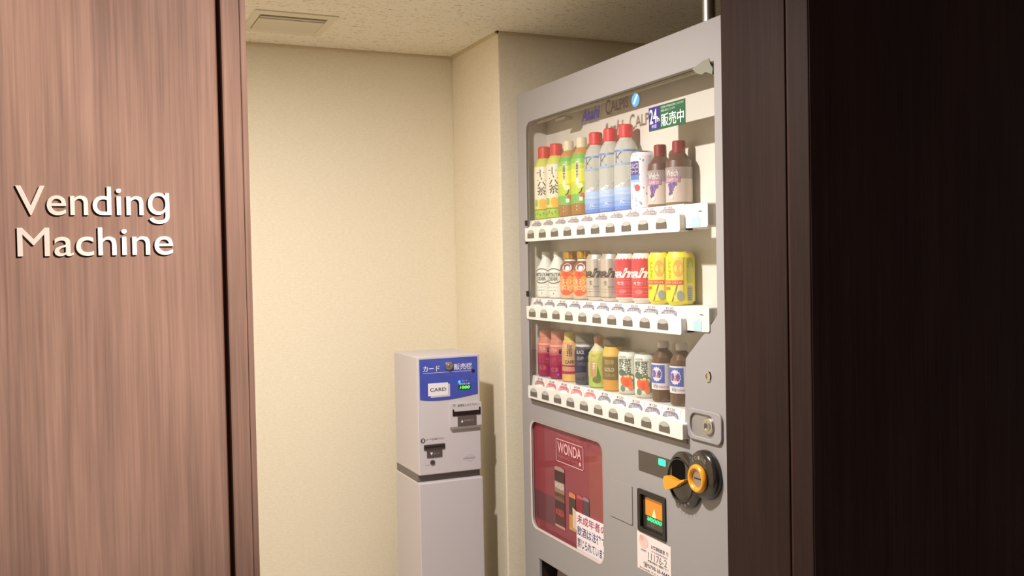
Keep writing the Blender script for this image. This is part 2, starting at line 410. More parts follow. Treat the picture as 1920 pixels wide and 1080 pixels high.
b = B(); dome(b, f, 1.1375, .983, .0055, .003, .0016, mat((25, 25, 40), .3)); b.obj('knob', cm, label='small dark round knob')
# banknote slot
b = B(); prism(b, f, rrect(1.057, 1.1625, .811, .884, .002), 0, .005, CARDBODY); prism(b, f, rrect(1.057, 1.1625, .804, .811, .002), 0, .009, mat((136, 130, 126), .5)); b.obj('note_slot_plate', cm, bevel=.001)
b = B(); prism(b, f, [(1.065, .845), (1.158, .845), (1.158, .868), (1.154, .868), (1.154, .8585), (1.069, .8585), (1.069, .866), (1.065, .866)], .005, .0075, mat((30, 16, 16), .4)); b.obj('note_slot', cm, label='dark banknote slot')
b = B(); prism(b, f, rrect(1.081, 1.143, .812, .844, .001), .005, .0075, mat((92, 82, 78), .4))
flat(b, f, [(1.091, .824), (1.099, .824), (1.095, .833)], .008, WT); text(b, f, 'お札挿入口', 1.102, 1.133, .8255, .832, .008, mat((170, 162, 158), .5)); b.obj('note_label', cm, label='grey note slot label')
b = B(); text(b, f, '①', 1.066, 1.075, .874, .882, .0055, DK); text(b, f, '紙幣を入れて下さい', 1.082, 1.152, .8725, .8805, .0055, GY, .01)
b.obj('note_caption', cm)
# card outlet
b = B(); flat(b, f, ell(.967, .776, .0078, .0078), .0006, mat((96, 88, 92), .4)); text(b, f, '2', .9645, .970, .772, .7805, .001, WT, .03)
text(b, f, 'カードをお取り下さい', .977, 1.037, .775, .7815, .0006, GY, .01); b.obj('card_caption', cm)
b = B(); prism(b, f, rrect(.9695, 1.0385, .746, .7625, .003), 0, .003, mat((62, 50, 48), .35)); prism(b, f, rrect(.9735, 1.0345, .753, .7565, .001), .003, .0036, mat((20, 12, 12), .5)); b.obj('card_outlet', cm, label='dark brown card outlet')
b = B(); prism(b, f, rrect(.979, 1.029, .7215, .7435, .001), 0, .002, mat((84, 74, 70), .4)); flat(b, f, [(.989, .738), (.9935, .7285), (.998, .738)], .0024, WT); text(b, f, 'カード', .999, 1.019, .7295, .737, .0024, mat((160, 152, 148), .5)); b.obj('outlet_label', cm)
b = B(); flat(b, f, ell(.981, .7063, .0085, .0085), .0006, mat((184, 176, 172), .5)); flat(b, f, ell(.981, .7063, .0075, .0075), .0010, CARDBODY)
dome(b, f, .9965, .7065, .0078, .004, 0, mat((120, 112, 112), .3, metal=.8)); b.box(.993, 1.0, Y0-.0045, Y0-.004, .7058, .7072, BLACK); b.obj('screw_lock', cm, label='small round key lock')
b = B(); text(b, f, 'ascension', 1.099, 1.140, .7055, .7115, .0006, mat((140, 134, 150), .5))
for (a, c) in (((1.106, .711), (1.121, .721)), ((1.121, .721), (1.136, .711)), ((1.108, .7045), (1.121, .697)), ((1.121, .697), (1.134, .7045))):
    flat(b, f, [a, c, (c[0], c[1]-.0008), (a[0], a[1]-.0008)], .0006, mat((170, 166, 190), .5))
b.obj('maker_mark', cm, label='faint lilac diamond mark')

# ------------------------------------------------------------------ VENDING MACHINE
XF = 1.26; YL, YR = 2.735, 1.66; ZT = 1.836
vm = thing('vending_machine', (1.60, 2.2, 0), 'large silver-grey drinks vending machine with glass display window beside the doorway', 'vending machine')
g = front(XF)                      # u = -y
def U(y): return -y
b = B(); b.box(1.42, 1.94, YR+.004, YL-.004, .02, ZT-.006, BODY); b.obj('cabinet', vm, bevel=.006)
win = [(U(2.68), .903), (U(1.854), .903), (U(1.845), 1.094), (U(1.834), 1.105), (U(1.736), 1.186)]
win += [(U(1.724), 1.20), (U(1.724), 1.743)]
win += [(u, v) for u, v in ell(U(2.674)+.03, 1.743-.03, .03, .03, 7, 90, 180)]
won = rrect(U(2.679), U(2.236), .512, .8395, .03, 5)
slot = rrect(U(2.636), U(1.95), .20, .4225, .004)
read = rrect(U(2.054), U(1.935), .655, .7535, .004)
outer = rrect(U(YL), U(YR), .02, ZT, .012, 4)
plate('door_panel', g, outer, [win, won, slot, read], -.012, 0, BODY, vm, bevel=.003)
# door body around the openings: solid bars behind the panel
b = B()
b.box(XF+.012, 1.42, YR, 1.722, .02, ZT, BODY_IN); b.box(XF+.012, 1.42, 2.70, YL, .02, ZT, BODY)
b.box(XF+.012, 1.42, 1.722, 2.70, 1.772, ZT, BODY); b.box(XF+.03, 1.42, 1.722, 2.70, .86, .9, BODY)
b.box(1.348, 1.42, 1.722, 2.70, .9, 1.772, BODY_IN)
b.obj('door_frame', vm)
b = B()
b.box(1.345, 1.348, 1.722, 2.70, .9, 1.772, mat((218, 212, 200), .5)); b.obj('back_panel', vm)
b = B(); b.box(XF+.012, 1.345, 2.698, 2.7005, .9, 1.772, BODY_IN); b.obj('side_lining', vm)
b = B(); b.box(XF+.012, 1.345, 1.7215, 1.723, .9, 1.772, BODY_IN); b.obj('side_lining', vm)
# lower right filler behind the slanted window corner
b = B(); prism(b, g, [(U(1.86), .90), (U(1.722), .90), (U(1.722), 1.198), (U(1.735), 1.188), (U(1.836), 1.104), (U(1.848), 1.094)], -.088, -.013, BODY); b.obj('corner_filler', vm)
# gasket line around the window
GK = mat((92, 84, 76), .5)
def outline_band(pts, w_, skip=()):
    b = B(); k = len(pts); cu = sum(p[0] for p in pts)/k; cv = sum(p[1] for p in pts)/k
    off = []
    for i in range(k):
        a, q, c = Vector(pts[i-1]), Vector(pts[i]), Vector(pts[(i+1) % k])
        d1 = (q-a).normalized(); d2 = (c-q).normalized(); n1 = Vector((-d1.y, d1.x)); n2 = Vector((-d2.y, d2.x)); n = (n1+n2).normalized()
        off.append(q+n*w_/max(.4, n.dot(n1)))
    return off
inn = outline_band(win, .0035)
def band_mesh(p0, p1, n0, n1, m):
    b = B(); k = len(p0)
    b.add([g(u, v, n0) for u, v in p0]+[g(u, v, n1) for u, v in p1], [(i, (i+1) % k, k+(i+1) % k, k+i) for i in range(k)], m); return b
band_mesh(win, inn, -.002, -.004, GK).obj('window_gasket', vm, label='dark window gasket')
b = B(); flat(b, g, [tuple(p) for p in inn], -.004, GLASS); b.obj('window_glass', vm, label='clear glass pane')
for z in (1.44, 1.385, 1.225, 1.155):
    b = B(); b.box(XF-.003, XF+.003, 2.676, 2.684, z-.008, z+.008, BLACK); b.obj('hinge_stud', vm)
# lamp tube under the window head, and its sockets
b = B(); ci = [(1.280+.007*math.cos(2*PI*i/14), 1.741+.007*math.sin(2*PI*i/14)) for i in range(14)]
b.add([(x, 1.79, z) for x, z in ci]+[(x, 2.62, z) for x, z in ci], [(i, (i+1) % 14, 14+(i+1) % 14, 14+i) for i in range(14)], mat((150, 142, 122), .5), True); b.obj('lamp_tube', vm, label='unlit tube under the window head')
b = B(); prism(b, g, [(U(1.80), 1.741), (U(1.785), 1.729), (U(1.765), 1.722), (U(1.75), 1.725), (U(1.727), 1.716), (U(1.724), 1.728), (U(1.733), 1.738), (U(1.738), 1.752), (U(1.757), 1.751)], -.02, .0012, mat((128, 128, 112), .6, bump=.6, bscale=300)); b.obj('torn_tape', vm, label='crumpled grey-green tape at the window corner')
b = B(); b.box(1.272, 1.30, 2.44, 2.50, 1.722, 1.731, mat((120, 112, 90), .5)); b.obj('lamp_clip', vm, bevel=.003)
# logos on the glass
b = B(); NAVY = mat((58, 48, 96), .4); BRN = mat((58, 44, 34), .5)
text(b, g, 'Asahi', U(2.317), U(2.214), 1.694, 1.728, .0004, NAVY, .035, .25)
text(b, g, 'SOFT DRINKS', U(2.317), U(2.22), 1.684, 1.690, .0004, NAVY, 0)
b.obj('maker_logo', vm, label='dark blue maker lettering printed on glass'); b = B()
text(b, g, 'C', U(2.186), U(2.162), 1.694, 1.733, .0004, BRN, .02)
text(b, g, 'ALPIS', U(2.160), U(2.073), 1.6985, 1.727, .0004, BRN, .025)
flat(b, g, ell(U(2.040), 1.711, .018, .0165), .0004, mat((88, 160, 208), .4))
flat(b, g, [(U(2.051), 1.702), (U(2.045), 1.701), (U(2.039), 1.707), (U(2.031), 1.717), (U(2.027), 1.722), (U(2.034), 1.723), (U(2.041), 1.716), (U(2.046), 1.709)], .0008, WT)
b.obj('drink_logo', vm, label='brown drink lettering and blue disc on glass')
b = B(); flat(b, g, [(U(1.981), 1.6285), (U(1.932), 1.6285), (U(1.932), 1.6815), (U(1.981), 1.6815)], .0004, mat((56, 44, 120), .4))
flat(b, g, [(U(1.932), 1.6255), (U(1.831), 1.6255), (U(1.831), 1.6815), (U(1.932), 1.6815)], .0004, mat((40, 92, 62), .4))
prism(b, g, [(U(1.981), 1.6255), (U(1.831), 1.6255), (U(1.831), 1.6815), (U(1.981), 1.6815)], -.001, .0002, mat((40, 92, 62), .4))
LW = mat((240, 240, 232), .5)
text(b, g, '24', U(1.977), U(1.946), 1.6425, 1.6765, .0008, LW, .012); text(b, g, 'h', U(1.945), U(1.935), 1.645, 1.657, .0008, LW, .01)
text(b, g, '時間', U(1.968), U(1.948), 1.6305, 1.640, .0008, mat((190, 180, 220), .5), .01)
text(b, g, '販売中', U(1.928), U(1.835), 1.630, 1.660, .0008, LW, .035)
text(b, g, 'お客様のご利用をお待ちしております', U(1.928), U(1.835), 1.6725, 1.678, .0008, mat((190, 210, 190), .5), .01)
text(b, g, '節電に協力しています', U(1.928), U(1.870), 1.6645, 1.670, .0008, mat((190, 210, 190), .5), .01)
b.obj('hours_sticker', vm, label='purple and green 24h sales sticker')
# display rows --------------------------------------------------
PITCH = .0782; YB = 1.907
def yb(i): return YB+PITCH*i          # i = 0 at the right
GRY = mat((142, 134, 136), .5); PINK = mat((214, 112, 112), .5); TXT = mat((92, 84, 84), .5); LG = mat((218, 214, 216), .5)
COLD = ((150, 142, 144)); 
BD = mat((96, 88, 78), .3, coat=.3); BL = mat((176, 174, 164), .3, coat=.3)
def row(zr0, zr1, zp0, zp1, prices, hot):
    # rail
    b = B(); zt = zr1-.005
    top = []
    N = 120
    for k in range(N+1):
        y = 1.8325+(2.651-1.8325)*(k/N); ph = (y-YB)/PITCH
        hump = max(0, math.cos(2*PI*ph))**1.2*.0055 if -0.5 < ph < 9.5 else 0
        top.append((U(y), zt+hump))
    pts = [(U(2.651)+.003, zr0), (U(1.8325)-.003, zr0), (U(1.8325), zr0+.004)]+top+[(U(2.651), zr0+.004)]
    prism(b, g, pts, -.006, .018, WHITE)
    rail = b.obj('selection_rail', vm, bevel=.0045, seg=3, label='white moulded push-button rail')
    arch0 = None
    for i in range(10):
        y = yb(i); fr_ = Fr((XF-.018, y, (zr0+zr1)/2-.001), (0, -1, 0))
        if arch0 is None:
            b = B()
            arch = [(-.022, -.0125), (.022, -.0125)]+ell(0, -.003, .022, .0155, 13, 0, 180)
            prism(b, fr_, arch, .0, .0012, BD)
            capa = ell(0, -.003, .022, .0155, 13, 22, 158)
            prism(b, fr_, capa+[(-.010, .0015), (0, .0005), (.010, .0015)], .0012, .0020, BL)
            arch0 = b.obj('selection_button', rail, bevel=.0005, seg=1)
            y_0 = y
        else:
            c = arch0.copy(); COL.objects.link(c); c.parent = rail; c.location = (0, y-y_0, 0)
    # sloped white price strip
    b = B(); x0, x1 = XF+.008, XF+.014
    b.add([(x0, 2.69, zp0-.002), (x0, 1.862, zp0-.002), (x1, 1.862, zp1), (x1, 2.69, zp1), (x1+.075, 2.69, zp1), (x1+.075, 1.862, zp1), (x1+.075, 2.69, zp0-.002), (x1+.075, 1.862, zp0-.002)],
          [(0, 1, 2, 3), (3, 2, 5, 4), (4, 5, 7, 6), (0, 6, 7, 1), (0, 3, 4, 6), (1, 7, 5, 2)], WHITE)
    b.box(XF+.0085, x1+.075, 1.863, 2.689, zr0+.006, zp0-.002, WHITE)
    st = b.obj('price_strip', vm, label='white sloped shelf with price cards')
    V = Vector((x1-x0, 0, zp1-zp0+.002)).normalized(); h = (zp1-zp0)
    for i in range(10):
        y = yb(i)+.014; fr_ = Fr((x0, y, zp0-.002), (0, -1, 0), V)
        b = B(); prism(b, fr_, rrect(-.0375, .0375, .0005, h+.0005, .0015, 2), .0004, .001, mat((238, 230, 226), .5))
        red = hot[i]
        q = h/.0295
        top = ell(0, .010*q, .0325, .012*q, 13, 12, 168)
        flat(b, fr_, [(-.0335, .003*q), (.0335, .003*q)]+[(u, min(v, .0205*q)) for u, v in top], .0014, red)
        text(b, fr_, 'あったか〜い' if red is not GRY and red is not GRY2 else 'つめた〜い', -.028, .028, .007*q, .0165*q, .0018, LG, .009)
        text(b, fr_, prices[i], -.019, .015, h-.0077*q, h-.001, .0014, TXT, .01)
        b.obj('price_card', st)
    return rail
GRY2 = mat((120, 116, 132), .5); OR = mat((176, 122, 98), .5); PK2 = mat((196, 130, 138), .5)
row(1.383, 1.428, 1.4275, 1.4475, ['¥100']*1+['¥130']*1+['¥150']*8, [GRY]*10)
row(1.150, 1.194, 1.188, 1.2125, ['¥160', '¥160', '¥220', '¥220', '¥250', '¥250', '¥130', '¥130', '¥130', '¥130'], [GRY2]*10)
row(.912, .954, .945, .9745, ['¥120', '¥120', '¥120', '¥120', '¥150', '¥130', '¥130', '¥130', '¥130', '¥130'], [GRY2]*5+[PINK]*4+[OR])
for z0, z1 in ((1.390, 1.4435), (1.160, 1.2155)):
    b = B(); prism(b, g, rrect(U(1.843), U(1.747), z0, z1, .006), -.03, .003, mat((226, 222, 212), .4)); bx = b.obj('sensor_box', vm, bevel=.002, label='pale box at the rail end with blue sticker')
    b = B(); flat(b, g, rrect(U(1.806), U(1.776), z0+.001, z0+.024, .001), .0036, mat((172, 206, 212), .5))
    flat(b, g, rrect(U(1.781), U(1.768), z1-.019, z1-.017, .0005), .0036, TXT); flat(b, g, rrect(U(1.80), U(1.785), z0+.024, z0+.031, .002), .0036, mat((196, 214, 216), .5))
    b.obj('box_sticker', bx, label='light blue bottle sticker')
    b = B(); b.box(XF-.001, XF+.01, 1.822, 1.838, z0-.004, z0+.004, BLACK); b.obj('hinge_stud', vm)
# dark step line below the bottom rail
b = B(); b.box(XF-.003, XF+.02, 1.838, 2.668, .9005, .9105, mat((120, 110, 98), .5)); b.obj('rail_sill', vm, bevel=.002, label='grey sill under the lowest rail')

# poster panel
RED = mat((140, 52, 60), .35, coat=.6)
gp = front(XF+.012)
b = B(); prism(b, gp, rrect(U(2.684), U(2.231), .506, .845, .03), -.004, 0, RED)
def two(bb, u0, u1, v0, v1, c): flat(bb, gp, [(u0, v0), (u1, v0), (u1, v1), (u0, v1)], .0004, c)
two(b, U(2.33), U(2.238), .52, .80, mat((146, 64, 56), .35, coat=.6))
two(b, U(2.68), U(2.54), .54, .625, mat((104, 50, 56), .35, coat=.6))
pp = b.obj('poster_panel', vm, label='red backlit-style drinks poster')
b = B(); PK = mat((232, 176, 180), .5)
o_ = (U(2.528), U(2.361), .739, .806); t_ = .0025
for r_ in ((o_[0], o_[1], o_[2], o_[2]+t_), (o_[0], o_[1], o_[3]-t_, o_[3]), (o_[0], o_[0]+t_, o_[2], o_[3]), (o_[1]-t_, o_[1], o_[2], o_[3])):
    flat(b, gp, [(r_[0], r_[2]), (r_[1], r_[2]), (r_[1], r_[3]), (r_[0], r_[3])], .0012, PK)
text(b, gp, 'WONDA', U(2.517), U(2.373), .766, .798, .0012, PK, .02)
text(b, gp, 'WORLD WIDE COFFEE', U(2.517), U(2.395), .753, .759, .0012, mat((200, 120, 126), .5)); flat(b, gp, ell(U(2.381), .754, .006, .006, 14), .0012, PK)
text(b, gp, 'COFFEE BREAK & TIME', U(2.52), U(2.37), .814, .820, .0012, mat((200, 110, 116), .5))
b.obj('poster_logo', pp, label='pink framed poster lettering')
def printed_can(name, y, z0, z1, hw, bands):
    b = B()
    for a, c, colr in bands:
        za, zb = z0+(z1-z0)*a, z0+(z1-z0)*c
        flat(b, gp, [(U(y)-hw, za), (U(y)+hw, za), (U(y)+hw, zb), (U(y)-hw, zb)], .0014, mat(colr, .35))
    flat(b, gp, ell(U(y), z1, hw*.92, .004, 14), .0016, mat(bands[-1][2], .35)); b.obj(name, pp)
printed_can('printed_can', 2.509, .545, .632, .031, [(0, .08, (190, 150, 140)), (.08, .55, (92, 50, 50)), (.55, .9, (76, 44, 40)), (.9, 1, (120, 90, 70))])
printed_can('printed_can', 2.509, .634, .720, .031, [(0, .15, (96, 66, 50)), (.15, .3, (150, 120, 104)), (.3, .52, (170, 152, 140)), (.52, .9, (70, 44, 38)), (.9, 1, (170, 140, 128))])
printed_can('printed_can', 2.431, .556, .66, .020, [(0, .05, (200, 160, 110)), (.05, .42, (196, 140, 70)), (.42, .9, (72, 56, 42)), (.9, 1, (206, 130, 90))])
printed_can('printed_can', 2.385, .60, .662, .018, [(0, .9, (140, 40, 46)), (.9, 1, (190, 90, 90))])
printed_can('printed_can', 2.350, .60, .664, .018, [(0, .9, (84, 66, 74)), (.9, 1, (140, 126, 130))])
b = B(); two2 = [(U(2.529), .573), (U(2.489), .573), (U(2.489), .60), (U(2.529), .60)]
text(b, gp, 'WONDA', U(2.537), U(2.483), .658, .676, .0018, mat((222, 206, 196), .5), .02); b.obj('printed_can_name', pp); b = B(); text(b, gp, 'WONDA', U(2.537), U(2.483), .58, .6, .0018, mat((206, 90, 84), .5), .02); b.obj('printed_can_name', pp)
# age notice on the poster
gs = front(XF-.0)
b = B(); n_ = -.009
flat(b, gs, [(U(2.427), .566), (U(2.400), .563), (U(2.400), .617), (U(2.427), .624)], n_, mat((214, 190, 170), .5))
prism(b, gs, [(U(2.404), .512), (U(2.2355), .512), (U(2.2355), .617), (U(2.404), .617)], -.0105, -.0085, mat((242, 232, 236), .5))
CR = mat((168, 50, 88), .5); IN = mat((60, 60, 112), .5)
text(b, gs, '未成年者の', U(2.399), U(2.237), .588, .613, -.0081, CR, .025)
text(b, gs, '飲酒は法律で', U(2.399), U(2.237), .5535, .581, -.0081, IN, .025)
text(b, gs, '禁じられています', U(2.399), U(2.237), .520, .547, -.0081, IN, .025)
b.obj('age_notice', vm, label='white under-age drinking notice in red and blue characters')
b = B(); ed = rrect(U(2.679), U(2.236), .512, .8395, .03, 5); ed2 = rrect(U(2.676), U(2.239), .515, .8365, .028, 5)
k = len(ed); b.add([g(u, v, .0004) for u, v in rrect(U(2.6815), U(2.2335), .5095, .842, .031, 5)]+[g(u, v, -.002) for u, v in ed2], [(i, (i+1) % k, k+(i+1) % k, k+i) for i in range(k)], mat((206, 190, 182), .4)); b.obj('poster_rim', vm)
# retrieval opening
b = B(); b.box(1.33, 1.335, 1.94, 2.65, .19, .435, mat((60, 50, 42), .5)); b.box(XF+.01, 1.335, 2.64, 2.645, .19, .435, mat((40, 32, 28), .5)); b.box(XF+.01, 1.335, 1.94, 2.645, .428, .433, mat((40, 32, 28), .5)); b.box(XF+.01, 1.335, 1.94, 1.945, .19, .435, BLACK); b.box(XF+.01, 1.335, 1.94, 2.645, .18, .19, BLACK)
b.obj('retrieval_box', vm, label='dark retrieval opening')
b = B(); b.add([(XF+.016, 2.60, .205), (XF+.016, 1.955, .205), (XF+.05, 1.955, .418), (XF+.05, 2.60, .418), (XF+.02, 2.60, .205), (XF+.02, 1.955, .205), (XF+.054, 1.955, .418), (XF+.054, 2.60, .418)], [(0, 1, 2, 3), (7, 6, 5, 4), (0, 4, 5, 1), (3, 2, 6, 7), (0, 3, 7, 4), (1, 5, 6, 2)], mat((140, 124, 112), .3)); b.obj('retrieval_flap', vm)
# small hatch
b = B(); k_ = rrect(U(2.198), U(2.085), .656, .755, .006); prism(b, g, k_, -.001, .0016, BODY); b.obj('hatch', vm, bevel=.0008)
b = B()
for r_ in ((U(2.195), U(2.085), .6535, .6555), (U(2.0855), U(2.0835), .6555, .753)): flat(b, g, [(r_[0], r_[2]), (r_[1], r_[2]), (r_[1], r_[3]), (r_[0], r_[3])], .0003, mat((92, 84, 76), .6))
b.obj('hatch_gap', vm)
# display strip and green lamp
b = B(); prism(b, g, [(U(2.0515), .802), (U(1.91), .802), (U(1.91), .852), (U(2.0515), .852)], -.002, .001, mat((66, 58, 52), .3, coat=.5)); b.obj('status_display', vm, label='dark display strip')
b = B(); prism(b, g, rrect(U(1.960), U(1.930), .832, .8475, .003), .001, .0022, mat((50, 240, 160), .3, emit=1.15)); b.obj('vacancy_lamp', vm, label='glowing green rectangular lamp')
# reader
b = B(); b.box(XF+.03, XF+.034, 1.93, 2.06, .65, .758, BLACK); rd = b.obj('reader_recess', vm)
plate('reader_frame', g, rrect(U(2.0575), U(1.9315), .6515, .757, .006), [rrect(U(2.044), U(1.9455), .6625, .745, .003)], -.004, .004, mat((28, 22, 20), .3), vm, 'black frame of the payment reader', bevel=.0015)
gr = front(XF+.0)
b = B(); prism(b, gr, rrect(U(2.046), U(1.944), .66, .747, .002), -.012, -.006, mat((58, 54, 48), .25, coat=.5))
flat(b, gr, [(U(2.034), .695), (U(1.953), .695), (U(1.953), .738), (U(2.034), .738)], -.0055, mat((206, 130, 40), .3, emit=.35))
flat(b, gr, [(U(2.005), .695), (U(1.985), .695), (U(1.993), .718)], -.0051, mat((250, 214, 150), .3, emit=.35))
text(b, gr, '¥0000', U(2.026), U(1.960), .682, .6925, -.0051, mat((40, 240, 130), .3, emit=1.2), .04, .2)
text(b, gr, 'IC', U(2.005), U(1.985), .670, .677, -.0051, mat((130, 124, 116), .4), 0)
b.obj('reader_screen', vm, label='orange lit reader screen with green digits')
# contact sticker
b = B(); SK = [(U(2.0645), .556), (U(1.915), .556), (U(1.915), .6445), (U(2.0645), .6485)]
prism(b, g, SK, 0, .0008, mat((240, 228, 226), .5)); n_ = .0012
flat(b, g, ell(U(2.034), .628, .021, .016), n_, mat((236, 200, 194), .5)); flat(b, g, ell(U(2.043), .636, .009, .007), n_+.0003, mat((228, 176, 170), .5))
text(b, g, 'お客様相談室', U(2.0), U(1.94), .619, .629, n_, mat((74, 70, 84), .5), .03); text(b, g, '行', U(1.934), U(1.925), .619, .629, n_, TXT, .02)
text(b, g, 'アサヒ飲料販売株式会社', U(2.0), U(1.93), .611, .6155, n_, GRY, .01)
text(b, g, '機械番号', U(2.048), U(2.022), .604, .609, n_, GRY, .01)
text(b, g, '11176-2', U(2.014), U(1.932), .591, .608, n_, mat((110, 102, 104), .5), -.005)
text(b, g, '故障の際はご連絡下さい', U(2.016), U(1.925), .583, .589, n_, TXT, .02)
text(b, g, '☎0798-36-6644', U(2.036), U(1.922), .566, .580, n_, mat((76, 72, 88), .5), .02)
text(b, g, '受付時間 平日 9:00-17:00', U(2.055), U(1.925), .558, .563, n_, GRY)
b.obj('contact_sticker', vm, label='white contact sticker with number 11176-2')
# keyholes and lock
b = B(); ring(b, g, U(1.757), 1.063, .006, .013, 0, .003, CHROME, 20, .85, 1); dome(b, g, U(1.757), 1.063, .007, .002, 0, STEEL); b.obj('keyhole', vm, label='small chrome keyhole')
plate('lock_plate', g, rrect(U(1.834), U(1.706), .917, .987, .018, 5), [rrect(U(1.822), U(1.73), .926, .977, .02, 6)], 0, .006, BODY, vm, bevel=.002)
b = B(); prism(b, g, rrect(U(1.823), U(1.729), .925, .978, .02, 6), -.0005, .0012, mat((150, 146, 142), .4, metal=.2)); b.obj('lock_handle', vm, label='recessed fold-out lock handle', bevel=.0008)
b = B(); dome(b, g, U(1.755), .954, .019, .006, .0012, STEEL, 24); ring(b, g, U(1.755), .954, .007, .011, .0072, .0105, CHROME, 18); b.box(XF-.0085, XF-.0078, 1.7545, 1.7555, .948, .960, BLACK); b.obj('cylinder_lock', vm, label='chrome cylinder lock')
# coin unit
CB = mat((40, 34, 30), .22, coat=.6)
b = B(); dome(b, g, U(1.846), .818, .0645, .016, 0, CB, 40, .80); dl = b.obj('coin_dish', vm, label='glossy black round coin chute disc')
b = B(); prism(b, Fr((XF-.0165, 0, 0), (0, -1, 0)), ell(U(1.855), .848, .026, .022, 20)[0:11]+[(U(1.881), .84), (U(1.881), .81), (U(1.829), .81), (U(1.829), .84)][0:0]+[(U(1.881), .815), (U(1.829), .815)], 0, .0006, mat((10, 8, 7), .9, spec=.1)); b.obj('chute_recess', dl)
b = B()
for rr_, w_ in ((.050, .003),): ring(b, Fr((XF-.0155, 0, 0), (0, -1, 0)), U(1.848), .818, rr_-w_, rr_, 0, .003, CB, 40)
b.obj('dish_rim', dl)
b = B(); ft = Fr((XF-.0185, 0, 0), (0, -1, 0)); WG = mat((150, 142, 134), .5)
for i, ch in enumerate('RETURN'):
    a = math.radians(235+14*i); cu_, cv_ = U(1.848)+.0565*math.cos(a), .818+.0565*math.sin(a)
    q = Fr(ft(cu_, cv_, -.0008), (0, -math.cos(a+PI/2), math.sin(a+PI/2)), (0, -(-math.cos(a)), -math.sin(a)))
    q.N = Vector((-1, 0, 0)); text(b, q, ch, -.003, .003, -.003, .003, 0, WG)
b.obj('dish_lettering', dl)
b = B(); dome(b, g, U(1.766), .845, .055, .020, 0, CB, 40, .80); dr = b.obj('coin_disc', vm, label='glossy black disc around the coin slot')
f2 = Fr((XF-.0205, 0, 0), (0, -1, 0))
b = B()
for i, ch in enumerate('COINS'):
    a = math.radians(128-17*i); cu_, cv_ = U(1.766)+.039*math.cos(a), .845+.039*math.sin(a)
    q = Fr(f2(cu_, cv_, .0003), (0, -math.sin(a), -math.cos(a)), (0, -math.cos(a), math.sin(a))); q.N = Vector((-1, 0, 0)); text(b, q, ch, -.004, .004, -.004, .004, 0, WG)
b.obj('disc_lettering', dr)
ORG = mat((238, 160, 28), .32, coat=.4)
def torus(b, fr, cu, cv, n, R, r, m, ru=1, rv=1, K=36, k=10):
    vs = [fr(cu+(R+r*math.cos(q))*math.cos(a)*ru, cv+(R+r*math.cos(q))*math.sin(a)*rv, n+r*1.1*math.sin(q)) for a in [2*PI*i/K for i in range(K)] for q in [2*PI*j/k for j in range(k)]]
    b.add(vs, [(i*k+j, ((i+1) % K)*k+j, ((i+1) % K)*k+(j+1) % k, i*k+(j+1) % k) for i in range(K) for j in range(k)], m, True)
b = B(); torus(b, f2, U(1.769), .838, .004, .0255, .0065, ORG); b.obj('slot_ring', dr, label='orange coin slot ring')
b = B(); dome(b, f2, U(1.769), .838, .021, .004, 0, mat((168, 156, 140), .3, metal=.6), 28, .9); b.obj('slot_face', dr, label='metal slot face')
b = B(); f3 = Fr((XF-.0248, 0, 0), (0, -1, 0)); flat(b, f3, [(U(1.781), .8365), (U(1.755), .8365), (U(1.755), .8395), (U(1.781), .8395)], 0, BLACK); b.obj('coin_slot', dr)
b = B(); f4 = Fr((XF-.018, 0, 0), (0, -1, 0))
lev = [(U(1.8965), .802), (U(1.8975), .812), (U(1.893), .8205), (U(1.884), .8235), (U(1.870), .8225), (U(1.848), .8195), (U(1.832), .8215), (U(1.812), .8285), (U(1.812), .825), (U(1.832), .8145), (U(1.845), .806), (U(1.862), .7985), (U(1.876), .793), (U(1.885), .789), (U(1.892), .793)]
prism(b, f4, lev[::-1], .0, .013, ORG); b.obj('return_lever', dl, label='orange teardrop coin return lever', bevel=.004, seg=3)

# anti-tip pole on the cabinet top
b = B(); K = 24
def tube(b, x, y, z0, z1, r, m, k=24):
    vs = [(x+r*math.cos(2*PI*i/k), y+r*math.sin(2*PI*i/k), z) for z in (z0, z1) for i in range(k)]+[(x, y, z0), (x, y, z1)]
    b.add(vs, [(i, (i+1) % k, k+(i+1) % k, k+i) for i in range(k)], m, True)
    b.add(vs, [(i, 2*k, (i+1) % k) for i in range(k)]+[(k+i, k+(i+1) % k, 2*k+1) for i in range(k)], m)
pole = thing('brace_pole', (1.33, 1.832, ZT), 'shiny steel brace pole between vending machine top and ceiling', 'pole')
tube(b, 1.33, 1.832, ZT+.006, ZC-.006, .0155, STEEL); b.obj('tube', pole)
b = B(); tube(b, 1.33, 1.832, ZT, ZT+.006, .026, STEEL); b.obj('foot_plate', pole)
b = B(); tube(b, 1.33, 1.832, ZC-.006, ZC, .026, STEEL); b.obj('top_plate', pole)
